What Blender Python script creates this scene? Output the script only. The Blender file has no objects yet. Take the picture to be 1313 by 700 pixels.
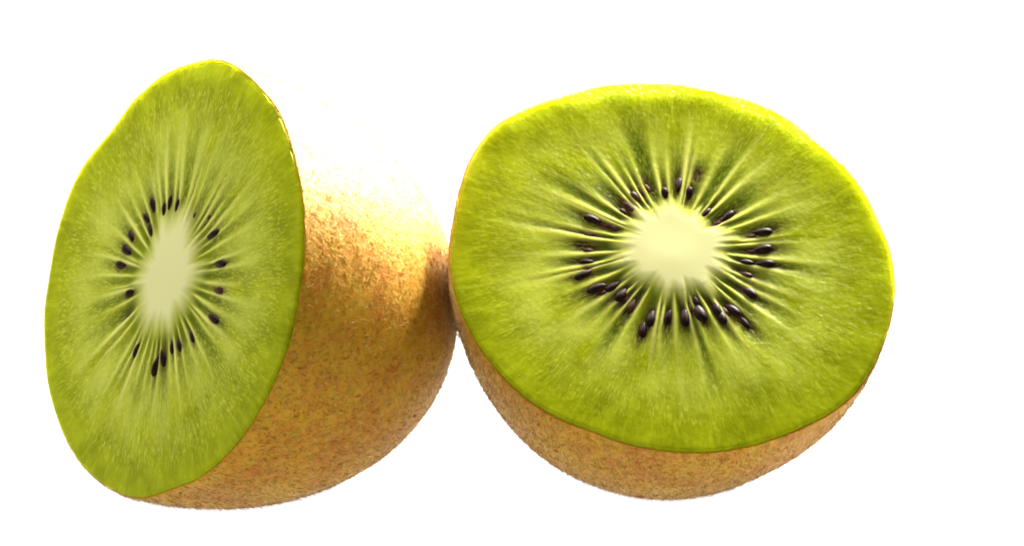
import bpy, math
import numpy as np
from mathutils import Matrix, Vector

# ------------------------------------------------------------------ camera, world, lamps, exposure
sc = bpy.context.scene
col = sc.collection
MM = 0.001
ELEV = math.radians(12.0)
DIST = 0.500
TARGET = Vector((0.0, 0.0, 0.02858))
cam_d = bpy.data.cameras.new('camera')
cam = bpy.data.objects.new('camera', cam_d)
col.objects.link(cam)
fwd = Vector((0, math.cos(ELEV), -math.sin(ELEV)))
cam.location = TARGET - fwd * DIST
cam.rotation_euler = (math.pi / 2 - ELEV, 0, 0)
cam_d.sensor_width = 36.0
cam_d.lens = 149.17
cam_d.clip_start = 0.01
cam_d.clip_end = 50.0
cam_d.dof.use_dof = True
cam_d.dof.focus_distance = 0.490
cam_d.dof.aperture_fstop = 45.0
sc.camera = cam

world = bpy.data.worlds.new('World')
sc.world = world
world.use_nodes = True
wb = world.node_tree.nodes['Background']
wb.inputs['Color'].default_value = (1.0, 0.99, 0.97, 1)
wb.inputs['Strength'].default_value = 0.12


def softbox(name, loc, aim, size, watts, colour):
    d = bpy.data.lights.new(name, 'AREA')
    d.shape = 'RECTANGLE'
    d.size, d.size_y = size
    d.energy = watts
    d.color = colour
    o = bpy.data.objects.new(name, d)
    o.location = loc
    o.rotation_euler = (Vector(aim) - Vector(loc)).to_track_quat('-Z', 'Y').to_euler()
    col.objects.link(o)
    return o


softbox('rear_softbox', (0.105, 0.208, 0.226), (-0.01, 0.0, 0.03), (0.15, 0.10), 21.0, (1.0, 0.97, 0.90))
softbox('front_softbox', (-0.12, -0.65, 0.20), (0.0, 0.0, 0.03), (0.40, 0.30), 1.15, (1.0, 0.98, 0.95))
softbox('top_softbox', (-0.07, 0.06, 0.21), (-0.01, 0.0, 0.03), (0.12, 0.10), 0.70, (1.0, 0.98, 0.93))

sc.view_settings.view_transform = 'Standard'
sc.view_settings.look = 'None'
sc.view_settings.exposure = 0.0
sc.view_settings.gamma = 1.0
sc.view_settings.use_curve_mapping = False
sc.render.film_transparent = False
sc.cycles.use_denoising = True
sc.cycles.max_bounces = 10
sc.cycles.transparent_max_bounces = 12
sc.cycles.sample_clamp_indirect = 6.0
sc.cycles.filter_width = 1.8

rng = np.random.default_rng(7)

# ------------------------------------------------------------------ numpy noise
_LAT = np.random.default_rng(3).random((256, 256))


def vnoise(x, y, px=256, py=256):
    """value noise on a lattice, periodic in px / py cells"""
    xi = np.floor(x).astype(int); yi = np.floor(y).astype(int)
    fx = x - xi; fy = y - yi
    fx = fx * fx * (3 - 2 * fx); fy = fy * fy * (3 - 2 * fy)
    x0 = (xi % px) % 256; x1 = ((xi + 1) % px) % 256
    y0 = (yi % py) % 256; y1 = ((yi + 1) % py) % 256
    a = _LAT[x0, y0]; b = _LAT[x1, y0]; c = _LAT[x0, y1]; d = _LAT[x1, y1]
    return (a * (1 - fx) + b * fx) * (1 - fy) + (c * (1 - fx) + d * fx) * fy - 0.5


def fbm(x, y, px=256, py=256, n=3):
    s = 0; a = 1.0
    for i in range(n):
        s = s + a * vnoise(x * 2 ** i + 17 * i, y * 2 ** i + 31 * i, px * 2 ** i, py * 2 ** i)
        a *= 0.5
    return s


def sstep(a, b, x):
    t = np.clip((x - a) / (b - a), 0, 1)
    return t * t * (3 - 2 * t)


def periodic(vals, phi):
    """Catmull-Rom through samples spread evenly from -pi"""
    n = len(vals); v = np.asarray(vals, float)
    t = (phi + math.pi) / (2 * math.pi) * n
    i = np.floor(t).astype(int); f = t - i
    p0, p1, p2, p3 = v[(i - 1) % n], v[i % n], v[(i + 1) % n], v[(i + 2) % n]
    return 0.5 * (2 * p1 + (p2 - p0) * f + (2 * p0 - 5 * p1 + 4 * p2 - p3) * f * f + (3 * p1 - p0 - 3 * p2 + p3) * f ** 3)


# ------------------------------------------------------------------ node helpers and materials
def new_mat(name):
    m = bpy.data.materials.new(name)
    m.use_nodes = True
    nt = m.node_tree
    nt.nodes.clear()
    out = nt.nodes.new('ShaderNodeOutputMaterial')
    return m, nt, out


def N(nt, kind, **kw):
    n = nt.nodes.new('ShaderNode' + kind)
    for k, v in kw.items():
        if k.startswith('i_'):
            key = k[2:].replace('_', ' ')
            n.inputs[key].default_value = v
        else:
            setattr(n, k, v)
    return n


def mix(nt, a, b, fac, mode='MIX'):
    m = nt.nodes.new('ShaderNodeMix')
    m.data_type = 'RGBA'
    m.blend_type = mode
    for sock, val in ((0, fac), (6, a), (7, b)):
        if hasattr(val, 'links'):
            nt.links.new(val, m.inputs[sock])
        else:
            m.inputs[sock].default_value = val if sock == 0 else (*val, 1)
    return m.outputs[2]


def maths(nt, op, a, b=None, clamp=False):
    m = nt.nodes.new('ShaderNodeMath')
    m.operation = op
    m.use_clamp = clamp
    for i, val in enumerate((a, b)):
        if val is None:
            continue
        if hasattr(val, 'links'):
            nt.links.new(val, m.inputs[i])
        else:
            m.inputs[i].default_value = val
    return m.outputs[0]


def ramp(nt, fac, stops):
    r = nt.nodes.new('ShaderNodeValToRGB')
    e = r.color_ramp.elements
    while len(e) < len(stops):
        e.new(0.5)
    for i, (p, c) in enumerate(stops):
        e[i].position = p
        e[i].color = (c, c, c, 1) if not hasattr(c, '__len__') else (*c, 1)
    nt.links.new(fac, r.inputs[0])
    return r.outputs[0]


def flesh_material(name, translucency):
    m, nt, out = new_mat(name)
    L = nt.links.new
    a1 = N(nt, 'Attribute', attribute_name='mask_a')     # ray, locule, core
    a2 = N(nt, 'Attribute', attribute_name='mask_b')     # pale mid flesh, streak (fibre and painted glint), stain
    st = N(nt, 'Attribute', attribute_name='grain')      # streak space: direction * k, radius
    s1 = N(nt, 'SeparateXYZ'); L(a1.outputs['Vector'], s1.inputs[0])
    s2 = N(nt, 'SeparateXYZ'); L(a2.outputs['Vector'], s2.inputs[0])
    ray, loc, core = s1.outputs
    mid, streak, stain = s2.outputs
    n1 = N(nt, 'TexNoise', i_Scale=0.6, i_Detail=4.0, i_Roughness=0.45); L(st.outputs['Vector'], n1.inputs['Vector'])
    n2 = N(nt, 'TexNoise', i_Scale=1.9, i_Detail=3.0, i_Roughness=0.65); L(st.outputs['Vector'], n2.inputs['Vector'])
    geo = N(nt, 'TexCoord')
    n3 = N(nt, 'TexNoise', i_Scale=260.0, i_Detail=3.0); L(geo.outputs['Object'], n3.inputs['Vector'])
    base = mix(nt, (0.205, 0.240, 0.001), (0.295, 0.338, 0.003), ramp(nt, n3.outputs['Fac'], [(0.35, 0.0), (0.65, 1.0)]))
    base = mix(nt, base, (0.42, 0.47, 0.012), maths(nt, 'MULTIPLY', ramp(nt, n1.outputs['Fac'], [(0.48, 0.0), (0.72, 1.0)]), 0.45))
    base = mix(nt, base, (0.46, 0.51, 0.07), maths(nt, 'MULTIPLY', mid, 0.8))
    base = mix(nt, base, (0.075, 0.11, 0.001), maths(nt, 'MULTIPLY', loc, 1.35, True))
    base = mix(nt, base, (0.035, 0.014, 0.008), maths(nt, 'MULTIPLY', stain, 1.2, True))
    base = mix(nt, base, (0.71, 0.70, 0.18), maths(nt, 'MULTIPLY', ray, 0.85))
    fine = ramp(nt, n2.outputs['Fac'], [(0.50, 0.0), (0.68, 1.0)])
    base = mix(nt, base, (0.62, 0.63, 0.075), maths(nt, 'MULTIPLY', maths(nt, 'MULTIPLY', fine, streak), 0.75))  # pale fibre dashes; they also paint wet glints into the colour
    corec = mix(nt, (0.57, 0.575, 0.15), (0.66, 0.65, 0.30), maths(nt, 'POWER', core, 2.0))
    base = mix(nt, base, corec, core)
    p = N(nt, 'BsdfPrincipled')
    L(base, p.inputs['Base Color'])
    p.inputs['Subsurface Weight'].default_value = translucency
    p.inputs['Subsurface Radius'].default_value = (1.0, 1.0, 0.12)
    mr = N(nt, 'MapRange', i_From_Min=8.0, i_From_Max=20.0, i_To_Min=0.0006, i_To_Max=0.0065)   # outer flesh is the clearest
    sg = N(nt, 'SeparateXYZ'); L(st.outputs['Vector'], sg.inputs[0])
    L(maths(nt, 'DIVIDE', sg.outputs[2], 0.6), mr.inputs['Value'])
    L(mr.outputs['Result'], p.inputs['Subsurface Scale'])
    p.inputs['Specular IOR Level'].default_value = 0.0
    p.inputs['Roughness'].default_value = 0.22
    p.inputs['IOR'].default_value = 1.38
    vo = N(nt, 'TexVoronoi', i_Scale=1.3); L(st.outputs['Vector'], vo.inputs['Vector'])
    vc_ = N(nt, 'TexVoronoi', i_Scale=1500.0); L(geo.outputs['Object'], vc_.inputs['Vector'])
    n4 = N(nt, 'TexNoise', i_Scale=2600.0, i_Detail=2.0); L(geo.outputs['Object'], n4.inputs['Vector'])
    hh = maths(nt, 'ADD', maths(nt, 'MULTIPLY', n2.outputs['Fac'], 0.35), maths(nt, 'MULTIPLY', vo.outputs['Distance'], 0.12))
    hh = maths(nt, 'ADD', hh, maths(nt, 'ADD', maths(nt, 'MULTIPLY', vc_.outputs['Distance'], 0.55), maths(nt, 'MULTIPLY', n4.outputs['Fac'], 0.45)))
    b = N(nt, 'Bump', i_Strength=0.65, i_Distance=0.00025)
    hm = maths(nt, 'MULTIPLY', hh, maths(nt, 'SUBTRACT', 1.0, maths(nt, 'MULTIPLY', core, 0.9)))
    L(hm, b.inputs['Height'])
    L(b.outputs['Normal'], p.inputs['Coat Normal'])
    p.inputs['Coat Weight'].default_value = 0.24
    p.inputs['Coat Roughness'].default_value = 0.24
    p.inputs['Coat IOR'].default_value = 1.22
    b2 = N(nt, 'Bump', i_Strength=0.12, i_Distance=0.00025)
    L(hm, b2.inputs['Height']); L(b2.outputs['Normal'], p.inputs['Normal'])
    L(p.outputs[0], out.inputs['Surface'])
    return m


def skin_material():
    m, nt, out = new_mat('kiwi_skin')
    L = nt.links.new
    geo = N(nt, 'TexCoord')
    at = N(nt, 'Attribute', attribute_name='along')      # 0 at the cut, 1 at the tip
    n1 = N(nt, 'TexNoise', i_Scale=140.0, i_Detail=5.0, i_Roughness=0.65); L(geo.outputs['Object'], n1.inputs['Vector'])
    n2 = N(nt, 'TexNoise', i_Scale=1300.0, i_Detail=3.0, i_Roughness=0.7); L(geo.outputs['Object'], n2.inputs['Vector'])
    n3 = N(nt, 'TexNoise', i_Scale=760.0, i_Detail=4.0, i_Roughness=0.7); L(geo.outputs['Object'], n3.inputs['Vector'])
    vo = N(nt, 'TexVoronoi', i_Scale=900.0); L(geo.outputs['Object'], vo.inputs['Vector'])
    base = mix(nt, (0.47, 0.16, 0.001), (0.57, 0.285, 0.002), ramp(nt, n1.outputs['Fac'], [(0.38, 0.0), (0.62, 1.0)]))
    base = mix(nt, base, (0.32, 0.27, 0.004), maths(nt, 'MULTIPLY', ramp(nt, n3.outputs['Fac'], [(0.5, 0.0), (0.7, 1.0)]), 0.6))
    base = mix(nt, base, (0.52, 0.32, 0.014), maths(nt, 'MULTIPLY', ramp(nt, n2.outputs['Fac'], [(0.52, 0.0), (0.64, 1.0)]), 0.7))
    base = mix(nt, base, (0.16, 0.06, 0.012), maths(nt, 'MULTIPLY', ramp(nt, vo.outputs['Distance'], [(0.12, 1.0), (0.34, 0.0)]), 0.35))
    base = mix(nt, base, (0.54, 0.14, 0.001), maths(nt, 'MULTIPLY', ramp(nt, n2.outputs['Fac'], [(0.34, 1.0), (0.46, 0.0)]), 0.4))
    tip = ramp(nt, at.outputs['Fac'], [(0.80, 0.0), (0.97, 1.0)])
    base = mix(nt, base, (0.10, 0.03, 0.012), maths(nt, 'MULTIPLY', tip, 0.85))
    p = N(nt, 'BsdfPrincipled')
    L(base, p.inputs['Base Color'])
    p.inputs['Roughness'].default_value = 0.66
    p.inputs['Specular IOR Level'].default_value = 0.28
    p.inputs['Sheen Weight'].default_value = 0.5
    p.inputs['Sheen Roughness'].default_value = 0.28
    p.inputs['Sheen Tint'].default_value = (1.0, 0.88, 0.50, 1)
    b = N(nt, 'Bump', i_Strength=0.4, i_Distance=0.0003)
    L(maths(nt, 'ADD', n2.outputs['Fac'], maths(nt, 'MULTIPLY', n3.outputs['Fac'], 0.7)), b.inputs['Height'])
    L(b.outputs['Normal'], p.inputs['Normal'])
    tr = N(nt, 'BsdfTransparent'); tr.inputs['Color'].default_value = (1.0, 0.92, 0.5, 1)
    mx = N(nt, 'MixShader'); mx.inputs[0].default_value = 0.10     # the peel lets a little light through to the flesh
    L(p.outputs[0], mx.inputs[1]); L(tr.outputs[0], mx.inputs[2])
    L(mx.outputs[0], out.inputs['Surface'])
    return m


def fuzz_material():
    m, nt, out = new_mat('kiwi_fuzz')
    L = nt.links.new
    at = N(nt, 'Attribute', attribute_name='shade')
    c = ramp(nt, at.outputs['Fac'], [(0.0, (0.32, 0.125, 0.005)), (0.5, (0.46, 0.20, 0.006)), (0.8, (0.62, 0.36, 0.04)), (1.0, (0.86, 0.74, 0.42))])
    d = N(nt, 'BsdfPrincipled', i_Roughness=0.5)
    d.inputs['Specular IOR Level'].default_value = 0.1
    L(c, d.inputs['Base Color'])
    t = N(nt, 'BsdfTranslucent'); L(c, t.inputs['Color'])
    mx = N(nt, 'MixShader'); mx.inputs[0].default_value = 0.5
    L(d.outputs[0], mx.inputs[1]); L(t.outputs[0], mx.inputs[2])
    L(mx.outputs[0], out.inputs['Surface'])
    return m


def seed_material(name, c1, c2):
    m, nt, out = new_mat(name)
    L = nt.links.new
    geo = N(nt, 'TexCoord')
    n1 = N(nt, 'TexNoise', i_Scale=1.6, i_Detail=3.0); L(geo.outputs['Object'], n1.inputs['Vector'])
    p = N(nt, 'BsdfPrincipled', i_Roughness=0.45)
    L(mix(nt, c1, c2, ramp(nt, n1.outputs['Fac'], [(0.4, 0.0), (0.65, 1.0)])), p.inputs['Base Color'])
    p.inputs['Specular IOR Level'].default_value = 0.07
    L(p.outputs[0], out.inputs['Surface'])
    return m


def plain_rough(name, c1, c2, scale):
    m, nt, out = new_mat(name)
    L = nt.links.new
    geo = N(nt, 'TexCoord')
    n1 = N(nt, 'TexNoise', i_Scale=scale, i_Detail=5.0, i_Roughness=0.7); L(geo.outputs['Object'], n1.inputs['Vector'])
    p = N(nt, 'BsdfPrincipled', i_Roughness=0.85)
    L(mix(nt, c1, c2, n1.outputs['Fac']), p.inputs['Base Color'])
    b = N(nt, 'Bump', i_Strength=0.8, i_Distance=0.0004); L(n1.outputs['Fac'], b.inputs['Height']); L(b.outputs['Normal'], p.inputs['Normal'])
    L(p.outputs[0], out.inputs['Surface'])
    return m


def table_material():
    """milky acrylic sheet of a lit product table: white, and lit through from behind"""
    m, nt, out = new_mat('lit_white_acrylic')
    L = nt.links.new
    geo = N(nt, 'TexCoord')
    n1 = N(nt, 'TexNoise', i_Scale=3.0, i_Detail=2.0); L(geo.outputs['Object'], n1.inputs['Vector'])
    p = N(nt, 'BsdfPrincipled', i_Roughness=0.45)
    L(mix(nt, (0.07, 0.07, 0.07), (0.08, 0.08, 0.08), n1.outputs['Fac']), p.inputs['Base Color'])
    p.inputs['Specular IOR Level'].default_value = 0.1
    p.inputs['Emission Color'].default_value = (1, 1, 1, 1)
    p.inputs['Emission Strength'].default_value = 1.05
    L(p.outputs[0], out.inputs['Surface'])
    return m


M_FLESH = flesh_material('kiwi_flesh', 0.85)
M_CORE = flesh_material('kiwi_core', 0.0)
M_SKIN = skin_material()
M_FUZZ = fuzz_material()
M_SEED = seed_material('kiwi_seed_dark', (0.008, 0.0025, 0.002), (0.034, 0.012, 0.006))
M_SEED_B = seed_material('kiwi_seed_brown', (0.035, 0.012, 0.006), (0.10, 0.04, 0.015))
M_SCAR = plain_rough('stem_scar', (0.05, 0.014, 0.008), (0.13, 0.05, 0.02), 900.0)
M_TABLE = table_material()


# ------------------------------------------------------------------ mesh helper
def mesh_np(name, verts, faces, material, attrs=None, smooth=True):
    """verts (n,3) metres; faces: list of int arrays (k, 3) / (k, 4)"""
    me = bpy.data.meshes.new(name)
    verts = np.asarray(verts, np.float32)
    fl = [np.asarray(f, np.int32) for f in faces if len(f)]
    nl = sum(f.size for f in fl); nf = sum(len(f) for f in fl)
    me.vertices.add(len(verts)); me.vertices.foreach_set('co', verts.ravel())
    me.loops.add(nl); me.loops.foreach_set('vertex_index', np.concatenate([f.ravel() for f in fl]))
    me.polygons.add(nf)
    sizes = np.concatenate([np.full(len(f), f.shape[1], np.int32) for f in fl])
    starts = np.r_[0, np.cumsum(sizes)[:-1]].astype(np.int32)
    me.polygons.foreach_set('loop_start', starts)
    me.polygons.foreach_set('use_smooth', np.full(nf, smooth))
    for k, v in (attrs or {}).items():
        v = np.asarray(v, np.float32)
        if v.ndim == 1:
            me.attributes.new(k, 'FLOAT', 'POINT').data.foreach_set('value', v)
        else:
            me.attributes.new(k, 'FLOAT_VECTOR', 'POINT').data.foreach_set('vector', v.ravel())
    me.update(calc_edges=True)
    me.validate()
    me.materials.append(material)
    return me


def link(name, me, parent=None):
    o = bpy.data.objects.new(name, me)
    col.objects.link(o)
    if parent is not None:
        o.parent = parent
    return o


def grid_faces(nr, na, off=0, flip=False):
    """quads of nr rings of na vertices, closed round"""
    i = np.arange(nr - 1)[:, None] * na; j = np.arange(na)[None]; k = (j + 1) % na
    q = np.stack([i + j, i + k, i + na + k, i + na + j], -1).reshape(-1, 4) + off
    return q[:, ::-1] if flip else q


# ------------------------------------------------------------------ the table
def build_table():
    prof = [(-0.06, 0.0), (0.55, 0.0)]
    for a in np.linspace(0, math.pi / 2, 17)[1:]:
        prof.append((0.55 + 0.35 * math.sin(a), 0.35 - 0.35 * math.cos(a)))
    prof.append((0.90, 1.5))
    prof = np.array(prof)
    n = len(prof)
    v = np.concatenate([np.c_[np.full(n, x), prof] for x in (-1.5, 1.5)])
    f = np.array([[i, n + i, n + i + 1, i + 1] for i in range(n - 1)])
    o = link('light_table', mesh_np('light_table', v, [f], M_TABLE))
    o['kind'] = 'structure'
    o['label'] = 'seamless white lit table sweeping up behind the fruit'
    return o


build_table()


# ------------------------------------------------------------------ seed meshes (unit length, along +x)
def seed_mesh(name, mat):
    nr, na = 11, 14
    t = np.linspace(0, 1, nr)
    x = -0.5 + t
    w = np.sqrt(np.clip(1 - (2 * np.clip(t, 0.0, 1) - 1) ** 2, 0, 1)) * (1.0 - 0.42 * t ** 1.5)   # one end pointed
    a = np.linspace(0, 2 * math.pi, na, endpoint=False)
    P = np.stack([np.repeat(x[:, None], na, 1), w[:, None] * np.cos(a) * 0.5, w[:, None] * np.sin(a) * 0.5], -1).reshape(-1, 3)
    return mesh_np(name, P, [grid_faces(nr, na, flip=True)], mat)


SEED_ME = seed_mesh('seed', M_SEED)
SEED_ME_B = seed_mesh('seed_brown', M_SEED_B)


# ------------------------------------------------------------------ a kiwi half
def kiwi_half(spec):
    spec['r'] = [(spec['r'][i - 1] + 2 * spec['r'][i] + spec['r'][(i + 1) % len(spec['r'])]) / 4 for i in range(len(spec['r']))]
    P0, U, V, Nn = (np.array(spec[k], float) for k in ('P0', 'U', 'V', 'N'))
    Nn = np.cross(U, V)
    L, pw, qw, sx, sy = spec['prof']
    low = np.array(spec['low'], float)
    R3 = np.stack([U, V, Nn], 1)                       # columns: frame axes in world space
    base = R3.T @ (low - P0)                           # contact point in the face frame
    root = bpy.data.objects.new('kiwi_half', None)
    root.empty_display_size = 0.01
    root.matrix_world = Matrix.Translation(Vector(low * MM)) @ Matrix(R3.tolist()).to_4x4()
    col.objects.link(root)
    root['label'] = spec['label']; root['category'] = 'kiwi half'; root['group'] = 'halves of a cut kiwi fruit'
    to_local = lambda P: (P - base) * MM
    seed = spec['seed']; g = np.random.default_rng(seed)

    # ---- outer hull, offset outwards by d (mm)
    def hull(phi, t, d):
        """phi, t arrays -> points in face frame; t = 0 at the cut, 1 at the tip"""
        r0 = periodic(spec['r'], phi); rc = float(np.mean(spec['r']))
        k = np.clip(1 - t ** pw, 0, 1) ** (1 / qw)
        r = (r0 * (1 - t) + rc * t) * k
        s = L * t
        lump = 0.35 * fbm(phi / (2 * math.pi) * 7, t * 4 + seed, 7) * k * sstep(0.0, 0.15, t)
        rr = r + lump
        # offset along an approximate normal
        dk = -(pw / qw) * t ** (pw - 1) / np.clip(1 - t ** pw, 1e-4, 1) ** (1 - 1 / qw) * rc / L
        nr = 1 / np.sqrt(1 + dk * dk); ns = -dk * nr
        rr = rr + d * nr; ss = s + d * ns
        return np.stack([rr * np.cos(phi) + sx * s, rr * np.sin(phi) + sy * s, -ss], -1), nr, ns

    # ---- fields on the cut face
    cx, cy, ca, cb, crot = spec['core']
    seeds = np.array([q[:2] for q in spec['seeds']], float)
    sa = np.arctan2(seeds[:, 1] - cy, seeds[:, 0] - cx)
    nray = spec['rays']
    ra = (np.arange(nray) + g.uniform(-0.36, 0.36, nray)) / nray * 2 * math.pi - math.pi
    for _ in range(3):                                  # rays run between the seeds
        dd = (ra[:, None] - sa[None] + math.pi) % (2 * math.pi) - math.pi
        j = np.argmin(np.abs(dd), 1); dj = dd[np.arange(nray), j]
        push = np.where(np.abs(dj) < 0.055, np.sign(dj) * (0.055 - np.abs(dj)), 0)
        ra = ra + push * 0.7
    rw = g.uniform(0.15, 0.30, nray); ramp_ = g.uniform(0.55, 1.0, nray); rl = g.uniform(12.5, 21.0, nray)
    rbend = g.uniform(-0.004, 0.004, nray)
    la = g.uniform(0.55, 1.0, nray)

    def fields(X, Y):
        """X, Y in the face plane (mm) -> masks and relief (mm)"""
        dx, dy = X - cx, Y - cy
        a = np.arctan2(dy, dx); r = np.hypot(dx, dy)
        ex = (dx * math.cos(crot) + dy * math.sin(crot)) / ca; ey = (-dx * math.sin(crot) + dy * math.cos(crot)) / cb
        au = a / (2 * math.pi)
        e = np.hypot(ex, ey) * (1 + 0.22 * fbm(au * 9, r * 0 + seed, 9) + 0.30 * fbm(au * 46, r * 0.15, 46, n=2))
        core = 1 - sstep(spec['soft'], 1.18, e)
        phi0 = np.arctan2(Y, X); rho = np.hypot(X, Y) / periodic(spec['r'], phi0)
        shape = X.shape
        ray = np.zeros(shape); locu = np.zeros(shape)
        order = np.argsort(ra); ras = ra[order]
        wob = 0.016 * fbm(r * 0.45, a * 3 + 5, n=2)
        for i in range(nray):
            d = (a - ra[i] - rbend[i] * (r - 6) - wob * (0.4 + 0.6 * ((i * 7) % 5) / 4) + math.pi) % (2 * math.pi) - math.pi
            arc = np.abs(d) * r
            w = rw[i] * (0.55 + 0.75 * sstep(5.0, 13, r))
            m = ramp_[i] * np.exp(-(arc / w) ** 2) * (1 - sstep(rl[i] * 0.5, rl[i] * 1.1, r))
            ray = np.maximum(ray, m)
        for i in range(nray):
            a0 = ras[i]; a1 = ras[(i + 1) % nray] + (2 * math.pi if i == nray - 1 else 0)
            mid_a = (a0 + a1) / 2; half = (a1 - a0) / 2
            d = (a - mid_a + math.pi) % (2 * math.pi) - math.pi
            x = d / half
            end = 14.5 + 7.5 * la[i] * (0.6 + 0.4 * math.sin(i * 2.4))
            m = np.clip(1 - x * x, 0, 1) * la[i] * sstep(4.5, 7.5, r) * (1 - sstep(end * 0.5, end, r))
            locu = np.maximum(locu, m * (np.abs(x) < 1))
        locu = locu * (1 - core) * spec['wedge']
        ray = ray * (0.3 + 0.7 * sstep(0.9, 1.2, e)) * (1 - core)
        mid = sstep(0.30, 0.46, rho) * (1 - sstep(0.60, 0.88, rho)) * (0.55 + 0.9 * fbm(au * 60, r * 0.12, 60, n=3) + 0.7 * fbm(X * 0.22 + 9, Y * 0.22 + seed))
        mid = np.clip(mid, 0, 1)
        streak = spec['streak'] * sstep(0.28, 0.4, rho) * (1 - 0.75 * sstep(0.82, 0.95, rho))
        stain = np.zeros(shape)
        for (qx, qy, ql, qb) in spec['seeds']:
            q = math.atan2(qy - cy, qx - cx)
            ux = (X - qx) * math.cos(q) + (Y - qy) * math.sin(q); uy = -(X - qx) * math.sin(q) + (Y - qy) * math.cos(q)
            m = np.exp(-(((ux - 0.15) / (0.8 * ql + 0.5)) ** 2 + (uy / 0.85) ** 2)) * spec['stain']
            stain = np.maximum(stain, m)
        stain = stain * (1 - 0.9 * ray) * (1 - core)
        # relief
        h = 0.22 * core + 0.03 * ray - 0.13 * locu * (1 - ray) - 0.12 * stain
        h = h + 0.02 * fbm(au * 150, r * 0.3, 150, n=2) * sstep(0.2, 0.35, rho)
        h = h + (0.02 * fbm(X * 2.6, Y * 2.6, n=2)) * (1 - core) + 0.14 * fbm(X * 0.10 + seed, Y * 0.13, n=2)
        # rim: the knife edge rounds off; the far side of the cut falls away a little more
        far = sstep(0.35, 0.95, np.sin(phi0 - spec['far']))
        h = h - 0.16 * sstep(0.98, 1.0, rho) ** 2 - spec['fall'] * (1 + 1.6 * fbm(phi0 / (2 * math.pi) * 24, phi0 * 0 + 4, 24, n=2)) * far * sstep(0.885, 1.0, rho) ** 1.5
        return dict(core=core, ray=ray, loc=np.clip(locu, 0, 1), mid=mid, streak=streak, stain=stain, h=h, a=a, r=r, rho=rho)

    def attrs(F):
        k = 60.0
        grain = np.stack([np.cos(F['a']) * k, np.sin(F['a']) * k, F['r'] * 0.6], -1)
        return {'mask_a': np.stack([F['ray'], F['loc'], F['core']], -1).reshape(-1, 3),
                'mask_b': np.stack([F['mid'], F['streak'], F['stain']], -1).reshape(-1, 3),
                'grain': grain.reshape(-1, 3)}

    # ---- flesh: the cut face plus the outer wall as one closed solid
    na, nr = 900, 250
    phi = np.linspace(-math.pi, math.pi, na, endpoint=False)
    rho = np.linspace(0, 1, nr)[1:]
    rim = periodic(spec['r'], phi) + 0.10 * fbm(phi / (2 * math.pi) * 90, phi * 0 + seed, 90, n=2)
    X = rho[:, None] * rim[None] * np.cos(phi)[None]; Y = rho[:, None] * rim[None] * np.sin(phi)[None]
    F = fields(X, Y)
    face = np.stack([X, Y, F['h']], -1)
    c0 = fields(np.zeros((1, 1)), np.zeros((1, 1)))
    A = attrs(F); A0 = attrs(c0)
    hrow = 70
    tw = np.sin(np.linspace(0.008, math.pi / 2 * 0.995, hrow))
    PH, TT = np.meshgrid(phi[::5], tw)
    wall, _, _ = hull(PH, TT, 0.0)
    nw = wall.shape[1]
    nface = (nr - 1) * na
    verts = [face.reshape(-1, 3), np.array([[0, 0, c0['h'][0, 0]]]), wall.reshape(-1, 3), np.array([[sx * L, sy * L, -L]])]
    ci = nface; w0 = nface + 1; ti = w0 + hrow * nw
    faces = [grid_faces(nr - 1, na, flip=True)]
    j = np.arange(na); faces.append(np.stack([np.full(na, ci), j, (j + 1) % na], -1))
    last = (nr - 2) * na
    jw = np.arange(nw); kw = (jw + 1) % nw
    # stitch the fine rim to the coarser wall
    for s in range(5):
        faces.append(np.stack([last + jw * 5 + s, w0 + jw if s < 3 else w0 + kw, last + (jw * 5 + s + 1) % na], -1))
    faces.append(np.stack([last + (jw * 5 + 3) % na, w0 + jw, w0 + kw], -1))
    faces.append(grid_faces(hrow, nw, w0, flip=True))
    lw = w0 + (hrow - 1) * nw
    faces.append(np.stack([lw + jw, np.full(nw, ti), lw + kw], -1))
    nrest = hrow * nw + 1
    at = {}
    for kk in A:
        rest = np.zeros((nrest, 3))
        if kk == 'grain':
            rest[:, 0] = np.r_[np.cos(PH).ravel() * 60, 0]; rest[:, 1] = np.r_[np.sin(PH).ravel() * 60, 0]; rest[:, 2] = np.r_[TT.ravel() * 20 + 16, 36]
        at[kk] = np.concatenate([A[kk], A0[kk], rest])
    flesh = link('flesh', mesh_np('flesh', to_local(np.concatenate(verts)), faces, M_FLESH, at), root)
    flesh['label'] = 'wet green flesh with pale rays'

    # ---- core: pale plug, same surface as the flesh around it, a hair proud
    nc, mc = 240, 60
    pc = np.linspace(-math.pi, math.pi, nc, endpoint=False)
    q = np.linspace(0, 1.0, mc)[1:]
    ex = ca * 1.02 * q[:, None] * np.cos(pc)[None]; ey = cb * 1.02 * q[:, None] * np.sin(pc)[None]
    Xc = cx + ex * math.cos(crot) - ey * math.sin(crot); Yc = cy + ex * math.sin(crot) + ey * math.cos(crot)
    Fc = fields(Xc, Yc)
    lift = 0.012 - 0.035 * sstep(0.88, 1.0, q)[:, None]
    top = np.stack([Xc, Yc, Fc['h'] + lift], -1)
    Fm = fields(np.array([[cx]]), np.array([[cy]]))
    depth = np.linspace(0.4, 16.0, 10)
    sh = 1 + 0.35 * sstep(0.3, 3.0, depth) - 0.8 * (depth / 16) ** 2
    side = np.stack([cx + (Xc[-1] - cx)[None] * sh[:, None], cy + (Yc[-1] - cy)[None] * sh[:, None], np.repeat(-depth[:, None], nc, 1)], -1)
    vc = np.concatenate([top.reshape(-1, 3), side.reshape(-1, 3), [[cx, cy, Fm['h'][0, 0] + 0.012]], [[cx, cy, -16.2]]])
    nt_ = (mc - 1 + 10) * nc
    jc = np.arange(nc); kc = (jc + 1) % nc
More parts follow.
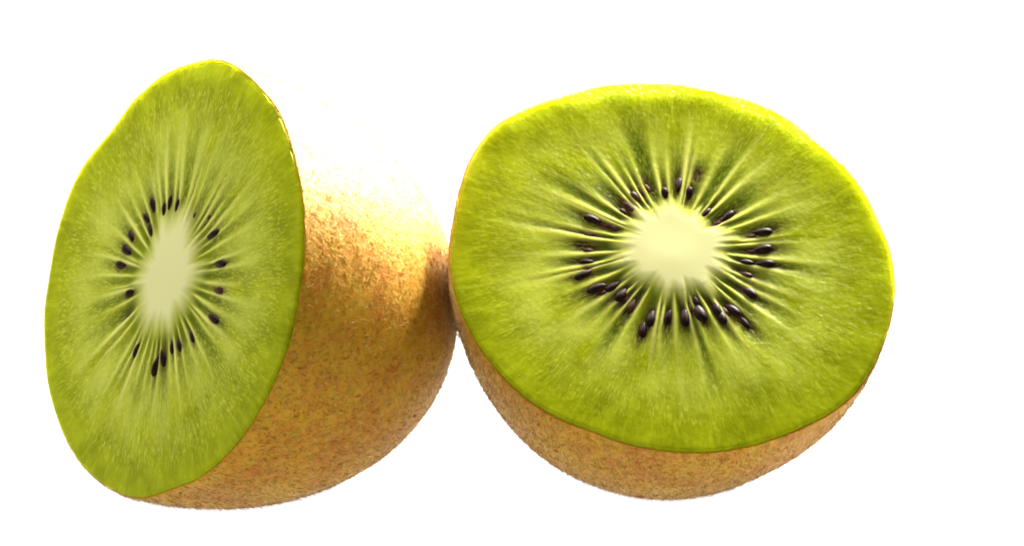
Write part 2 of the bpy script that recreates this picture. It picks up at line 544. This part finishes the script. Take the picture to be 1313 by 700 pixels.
    fc = [grid_faces(mc - 1 + 10, nc, flip=True), np.stack([np.full(nc, nt_), jc, kc], -1), np.stack([nt_ - nc + jc, np.full(nc, nt_ + 1), nt_ - nc + kc], -1)]
    Ac = attrs(Fc); Am = attrs(Fm)
    atc = {kk: np.concatenate([Ac[kk], np.tile(Ac[kk][-nc:], (10, 1)), Am[kk], Am[kk]]) for kk in Ac}
    core = link('core', mesh_np('core', to_local(vc), fc, M_CORE, atc), root)
    core['label'] = 'pale creamy oval core'

    # ---- seeds, each bedded in the flesh
    for i, (qx, qy, ql, brown) in enumerate(spec['seeds']):
        o = link('seed', SEED_ME_B if brown else SEED_ME, root)
        h = float(fields(np.array([[qx]]), np.array([[qy]]))['h'][0, 0])
        ang = math.atan2(qy - cy, qx - cx) + g.uniform(-0.28, 0.28)
        ql = ql * spec['seed_scale']; wdt = ql * g.uniform(0.44, 0.56)
        o.location = Vector(to_local(np.array([qx, qy, h - 0.11 - (0.08 if brown else 0.0)])))
        o.rotation_euler = (g.uniform(-0.3, 0.3), g.uniform(-0.22, 0.22), ang + math.pi)
        o.scale = (ql * MM, wdt * MM, wdt * 0.85 * MM)

    # ---- skin: thin peel over the outer wall, its cut lip level with the flesh
    ns_, ms_ = 360, 130
    ps = np.linspace(-math.pi, math.pi, ns_, endpoint=False)
    ts = np.sin(np.linspace(0.0, math.pi / 2 * 0.998, ms_))
    ts[0] = 0.0015
    PS, TS = np.meshgrid(ps, ts)
    outer, _, _ = hull(PS, TS, 0.20)
    fine = 0.05 * fbm(PS / (2 * math.pi) * 160, TS * 60, 160, n=2)
    outer[..., 0] += fine * np.cos(PS); outer[..., 1] += fine * np.sin(PS)
    hr = fields(0.999 * periodic(spec['r'], ps)[None] * np.cos(ps)[None], 0.999 * periodic(spec['r'], ps)[None] * np.sin(ps)[None])['h'][0]
    lip_out = outer[0].copy(); lip_out[:, 2] = np.minimum(hr, 0.0) - 0.22 + 0.10 * fbm(ps / (2 * math.pi) * 120, ps * 0, 120, n=2)
    drop = np.minimum(lip_out[:, 2] - 0.12, 0)
    keep = np.minimum(outer[..., 2], drop[None] - 0.05 * np.arange(ms_)[:, None] * (np.arange(ms_) < 12)[:, None])
    outer[..., 2] = np.where(np.arange(ms_)[:, None] < 12, keep, outer[..., 2])
    lip_in, _, _ = hull(ps, np.full(ns_, 0.001), 0.015); lip_in[:, 2] = lip_out[:, 2] - 0.03
    V_ = np.concatenate([lip_in[None], lip_out[None], outer], 0)
    along = np.concatenate([np.zeros(2 * ns_), TS.ravel(), [1.0]])
    tipv = np.array([[sx * L, sy * L, -L - 0.26]])
    nv = V_.shape[0] * ns_
    jj = np.arange(ns_)
    skin_me = mesh_np('skin', to_local(np.concatenate([V_.reshape(-1, 3), tipv])),
                      [grid_faces(V_.shape[0], ns_, flip=True), np.stack([nv - ns_ + jj, np.full(ns_, nv), nv - ns_ + (jj + 1) % ns_], -1)], M_SKIN, {'along': along})
    skin = link('skin', skin_me, root)
    skin['label'] = 'fuzzy brown skin'

    # ---- fuzz: short hairs lying over the skin
    nh = spec['hairs']
    u = g.random(nh * 2); tt = np.sin(np.arcsin(np.clip(u, 0, 1)) * 0.995)
    keepm = g.random(nh * 2) < np.clip(1 - tt ** pw, 0, 1) ** (1 / qw) * 0.6 + 0.35
    tt = tt[keepm][:nh]; tt = np.clip(tt, 0.012, 0.995); nh = len(tt)
    ph = g.uniform(-math.pi, math.pi, nh)
    P, nr_, ns2 = hull(ph, tt, 0.18)
    er = np.stack([np.cos(ph), np.sin(ph), np.zeros(nh)], -1)
    nrm = er * nr_[:, None] + np.array([0, 0, -1.0]) * ns2[:, None]
    nrm /= np.linalg.norm(nrm, axis=1)[:, None]
    tang = np.stack([-np.sin(ph), np.cos(ph), np.zeros(nh)], -1)
    down = np.cross(nrm, tang); down *= np.sign((down * np.array([0, 0, -1.0])).sum(1))[:, None]
    th = g.normal(0, 0.9, nh)
    lay = down * np.cos(th)[:, None] + tang * np.sin(th)[:, None]
    up_ = g.random(nh) < 0.2                              # some hairs stand away from the skin
    lift_ = np.where(up_, g.uniform(0.6, 1.4, nh), g.uniform(0.05, 0.5, nh))[:, None]
    ln = g.uniform(0.35, 1.15, nh)[:, None]
    d1 = lay * (1 - lift_ * 0.4) + nrm * lift_; d1 /= np.linalg.norm(d1, axis=1)[:, None]
    d2 = lay + nrm * (lift_ * 0.2) + 0.3 * g.normal(0, 1, (nh, 3)); d2 /= np.linalg.norm(d2, axis=1)[:, None]
    b0 = P; b1 = P + d1 * ln * 0.5; b2 = b1 + d2 * ln * 0.5
    sd = np.cross(d1, nrm); sd /= np.linalg.norm(sd, axis=1)[:, None]
    up2 = np.cross(sd, d1)
    w = (g.uniform(0.013, 0.025, nh) * np.where(up_, 0.6, 1.0))[:, None]
    def ring(c, k):
        return [c + sd * w * k, c - sd * w * 0.5 * k + up2 * w * 0.8 * k, c - sd * w * 0.5 * k - up2 * w * 0.8 * k]
    vs = np.stack(ring(b0, 1.0) + ring(b1, 0.8) + [b2], 1)            # 7 vertices a hair
    o_ = (np.arange(nh) * 7)[:, None]
    quads = np.concatenate([o_ + np.array([[a, (a + 1) % 3, 3 + (a + 1) % 3, 3 + a]]) for a in range(3)])
    tris = np.concatenate([o_ + np.array([[3 + a, 3 + (a + 1) % 3, 6]]) for a in range(3)])
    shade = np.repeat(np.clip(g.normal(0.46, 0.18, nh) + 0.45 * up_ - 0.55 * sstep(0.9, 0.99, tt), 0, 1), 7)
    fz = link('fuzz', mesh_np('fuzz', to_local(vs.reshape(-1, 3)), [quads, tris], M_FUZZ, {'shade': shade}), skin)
    fz['kind'] = 'stuff'

    # ---- stem end: a small rough button at the tip
    if spec['scar']:
        nr2, na2 = 9, 40
        rr = np.linspace(0, 1, nr2)[1:]; aa = np.linspace(0, 2 * math.pi, na2, endpoint=False)
        wob = 1 + 0.25 * fbm(aa / (2 * math.pi) * 9, aa * 0 + 2, 9)
        Rr = 2.6 * rr[:, None] * wob[None]
        z = -(L + 0.26) + 0.5 * (Rr / 2.6) ** 2 * 0.5 - 0.55 * np.exp(-((rr[:, None] - 0.62) / 0.22) ** 2) + 0.35 * fbm(aa[None] / (2 * math.pi) * 14 + 0 * Rr, Rr, 14)
        z[-1] = -(L - 0.6)
        PPs = np.stack([sx * L + Rr * np.cos(aa), sy * L + Rr * np.sin(aa), z], -1).reshape(-1, 3)
        vv = np.concatenate([PPs, [[sx * L, sy * L, -(L + 0.3)]]])
        ja = np.arange(na2)
        link('stem_end', mesh_np('stem_end', to_local(vv), [grid_faces(nr2 - 1, na2), np.stack([np.full(na2, len(vv) - 1), (ja + 1) % na2, ja], -1)], M_SCAR), root)
    return root


# (x, y on the cut face in mm, length in mm, brown half-covered seed)
SEEDS_SIDE = [(-7.46, 7.8, 1.9, 0), (-4.76, 7.71, 1.6, 0), (-4.01, 8.75, 1.7, 0), (-2.28, 8.55, 1.6, 0), (-7.91, 5.99, 1.7, 0), (-6.38, 4.81, 1.8, 0),
              (-10.54, 3.53, 1.7, 0), (-10.61, 1.71, 2.1, 0), (-10.89, -0.12, 2.1, 0), (-7.29, -2.92, 1.7, 0), (6.97, 6.67, 2.2, 0), (10.12, 3.65, 2.2, 0),
              (11.27, 0.67, 1.8, 1), (11.65, -2.67, 2.2, 0), (8.14, -5.34, 1.8, 0), (6.11, -6.76, 1.8, 0), (4.75, -7.21, 1.8, 0), (3.55, -8.95, 2.1, 0),
              (2.43, -9.93, 2.5, 0), (-2.64, -9.29, 1.9, 0), (1.92, 7.91, 1.1, 1), (4.86, 8.21, 1.1, 1), (-6.52, -5.7, 1.4, 1)]
SEEDS_FRONT = [(-8.64, 6.03, 2.3, 0), (-6.6, 5.0, 1.9, 1), (-4.21, 7.63, 2.2, 1), (-3.26, 8.79, 2.0, 1), (-1.82, 10.16, 1.5, 1), (0.23, 9.13, 1.9, 0), (2.06, 10.6, 2.2, 0),
               (3.08, 9.16, 1.9, 0), (4.24, 11.63, 1.2, 1), (4.86, 6.51, 1.8, 0), (7.42, 6.01, 2.0, 0), (5.94, 4.86, 1.4, 1), (11.42, 3.74, 2.2, 0), (11.06, 1.39, 2.3, 0),
               (8.99, -0.42, 1.9, 0), (11.1, -0.64, 2.3, 0), (8.53, -2.0, 2.0, 1), (8.73, -4.34, 2.4, 0), (6.62, -6.7, 2.3, 0), (7.81, -8.47, 1.9, 0), (4.71, -6.49, 2.2, 0),
               (5.14, -7.55, 2.2, 0), (2.63, -6.95, 2.8, 0), (2.25, -5.36, 1.8, 0), (0.88, -7.52, 2.6, 0), (-1.22, -7.67, 2.1, 0), (-3.14, -7.61, 2.3, 0), (-4.21, -9.14, 2.1, 0),
               (-5.26, -5.82, 2.2, 1), (-6.21, -4.26, 2.4, 0), (-7.11, -3.18, 2.2, 0), (-9.25, -3.39, 2.4, 0), (-10.54, -1.44, 2.3, 0), (-10.1, 0.3, 1.9, 0), (-9.5, 1.77, 1.7, 1),
               (-9.12, 3.9, 1.7, 1), (-4.76, 6.78, 1.7, 1), (-7.6, 5.3, 1.5, 1), (-9.8, -0.6, 1.7, 1), (-8.2, -3.9, 1.6, 1), (-5.9, -5.0, 1.6, 1), (-3.6, -8.3, 1.6, 1),
               (1.6, -6.3, 1.5, 1), (5.8, -7.1, 1.7, 1), (7.2, -7.5, 1.6, 1), (9.9, 1.1, 1.6, 1), (10.1, 3.2, 1.5, 1), (-2.4, 9.3, 1.4, 1), (6.5, 5.4, 1.3, 1), (-9.9, 2.5, 1.4, 1)]

kiwi_half(dict(
    P0=(-40.61, -0.179, 27.888), N=(-0.77662, -0.54391, 0.31785), U=(0.57366, -0.81909, 0.0), V=(0.26035, 0.18234, 0.94814), low=(-31.64, 4.7, 0.0),
    prof=(36.973, 2.151, 2.083, 0.019, -0.009), core=(0.03, 0.08, 6.6, 7.9, 0.2), rays=46, seed=11, streak=1.0, wedge=0.72, soft=0.52, seed_scale=1.25, stain=0.7, far=0.0, fall=0.25, hairs=42000, scar=True,
    r=[27.44, 27.2, 27.05, 27.14, 27.12, 26.74, 26.5, 26.5, 26.52, 26.23, 25.98, 25.87, 25.75, 25.64, 25.59, 25.54, 25.52, 25.5, 25.61, 25.75, 25.89, 26.0, 25.91, 25.83,
       25.85, 26.25, 26.64, 26.87, 27.04, 27.26, 27.54, 27.6, 27.65, 27.77, 27.77, 27.76, 27.66, 27.4, 27.15, 26.91, 26.69, 26.49, 26.3, 26.06, 25.78, 25.51, 25.48, 25.5,
       25.53, 25.55, 25.58, 25.61, 25.75, 26.0, 26.23, 26.42, 26.55, 26.53, 26.48, 26.44, 26.58, 26.57, 26.46, 26.48, 26.17, 25.96, 26.46, 27.05, 27.64, 27.69, 27.72, 27.58],
    seeds=SEEDS_SIDE,
    label='kiwi half lying on its side with sparse seeds and its fuzzy brown body showing'))

kiwi_half(dict(
    P0=(18.673, -1.946, 30.469), N=(0.09079, -0.73216, 0.67506), U=(0.9924, 0.12306, 0.0), V=(-0.08307, 0.66993, 0.73776), low=(17.78, 9.1, 0.0),
    prof=(35.945, 1.894, 1.93, 0.017, -0.007), core=(0.37, 1.65, 6.6, 6.15, 0.0), rays=42, seed=23, streak=0.6, wedge=1.0, soft=0.66, seed_scale=1.12, stain=1.0, far=0.0, fall=0.2, hairs=42000, scar=False,
    r=[26.01, 26.04, 26.03, 25.94, 25.86, 25.8, 25.66, 25.68, 25.69, 25.57, 25.47, 25.27, 24.83, 24.77, 24.95, 25.03, 25.04, 25.11, 25.22, 25.34, 25.39, 25.45, 25.56, 25.66,
       25.89, 26.17, 26.58, 26.71, 26.75, 26.65, 26.54, 26.49, 26.48, 26.47, 26.44, 26.4, 26.36, 26.08, 25.76, 25.76, 25.78, 25.76, 25.69, 25.38, 25.24, 25.35, 25.41, 25.44,
       25.24, 25.09, 24.98, 24.97, 24.95, 24.9, 24.95, 25.08, 25.25, 25.45, 25.53, 25.59, 25.95, 26.47, 26.97, 27.27, 27.09, 26.88, 26.63, 26.31, 26.02, 25.83, 25.84, 25.94],
    seeds=SEEDS_FRONT,
    label='kiwi half with wide cut face tilted upward, many dark seeds, narrow skin edge'))
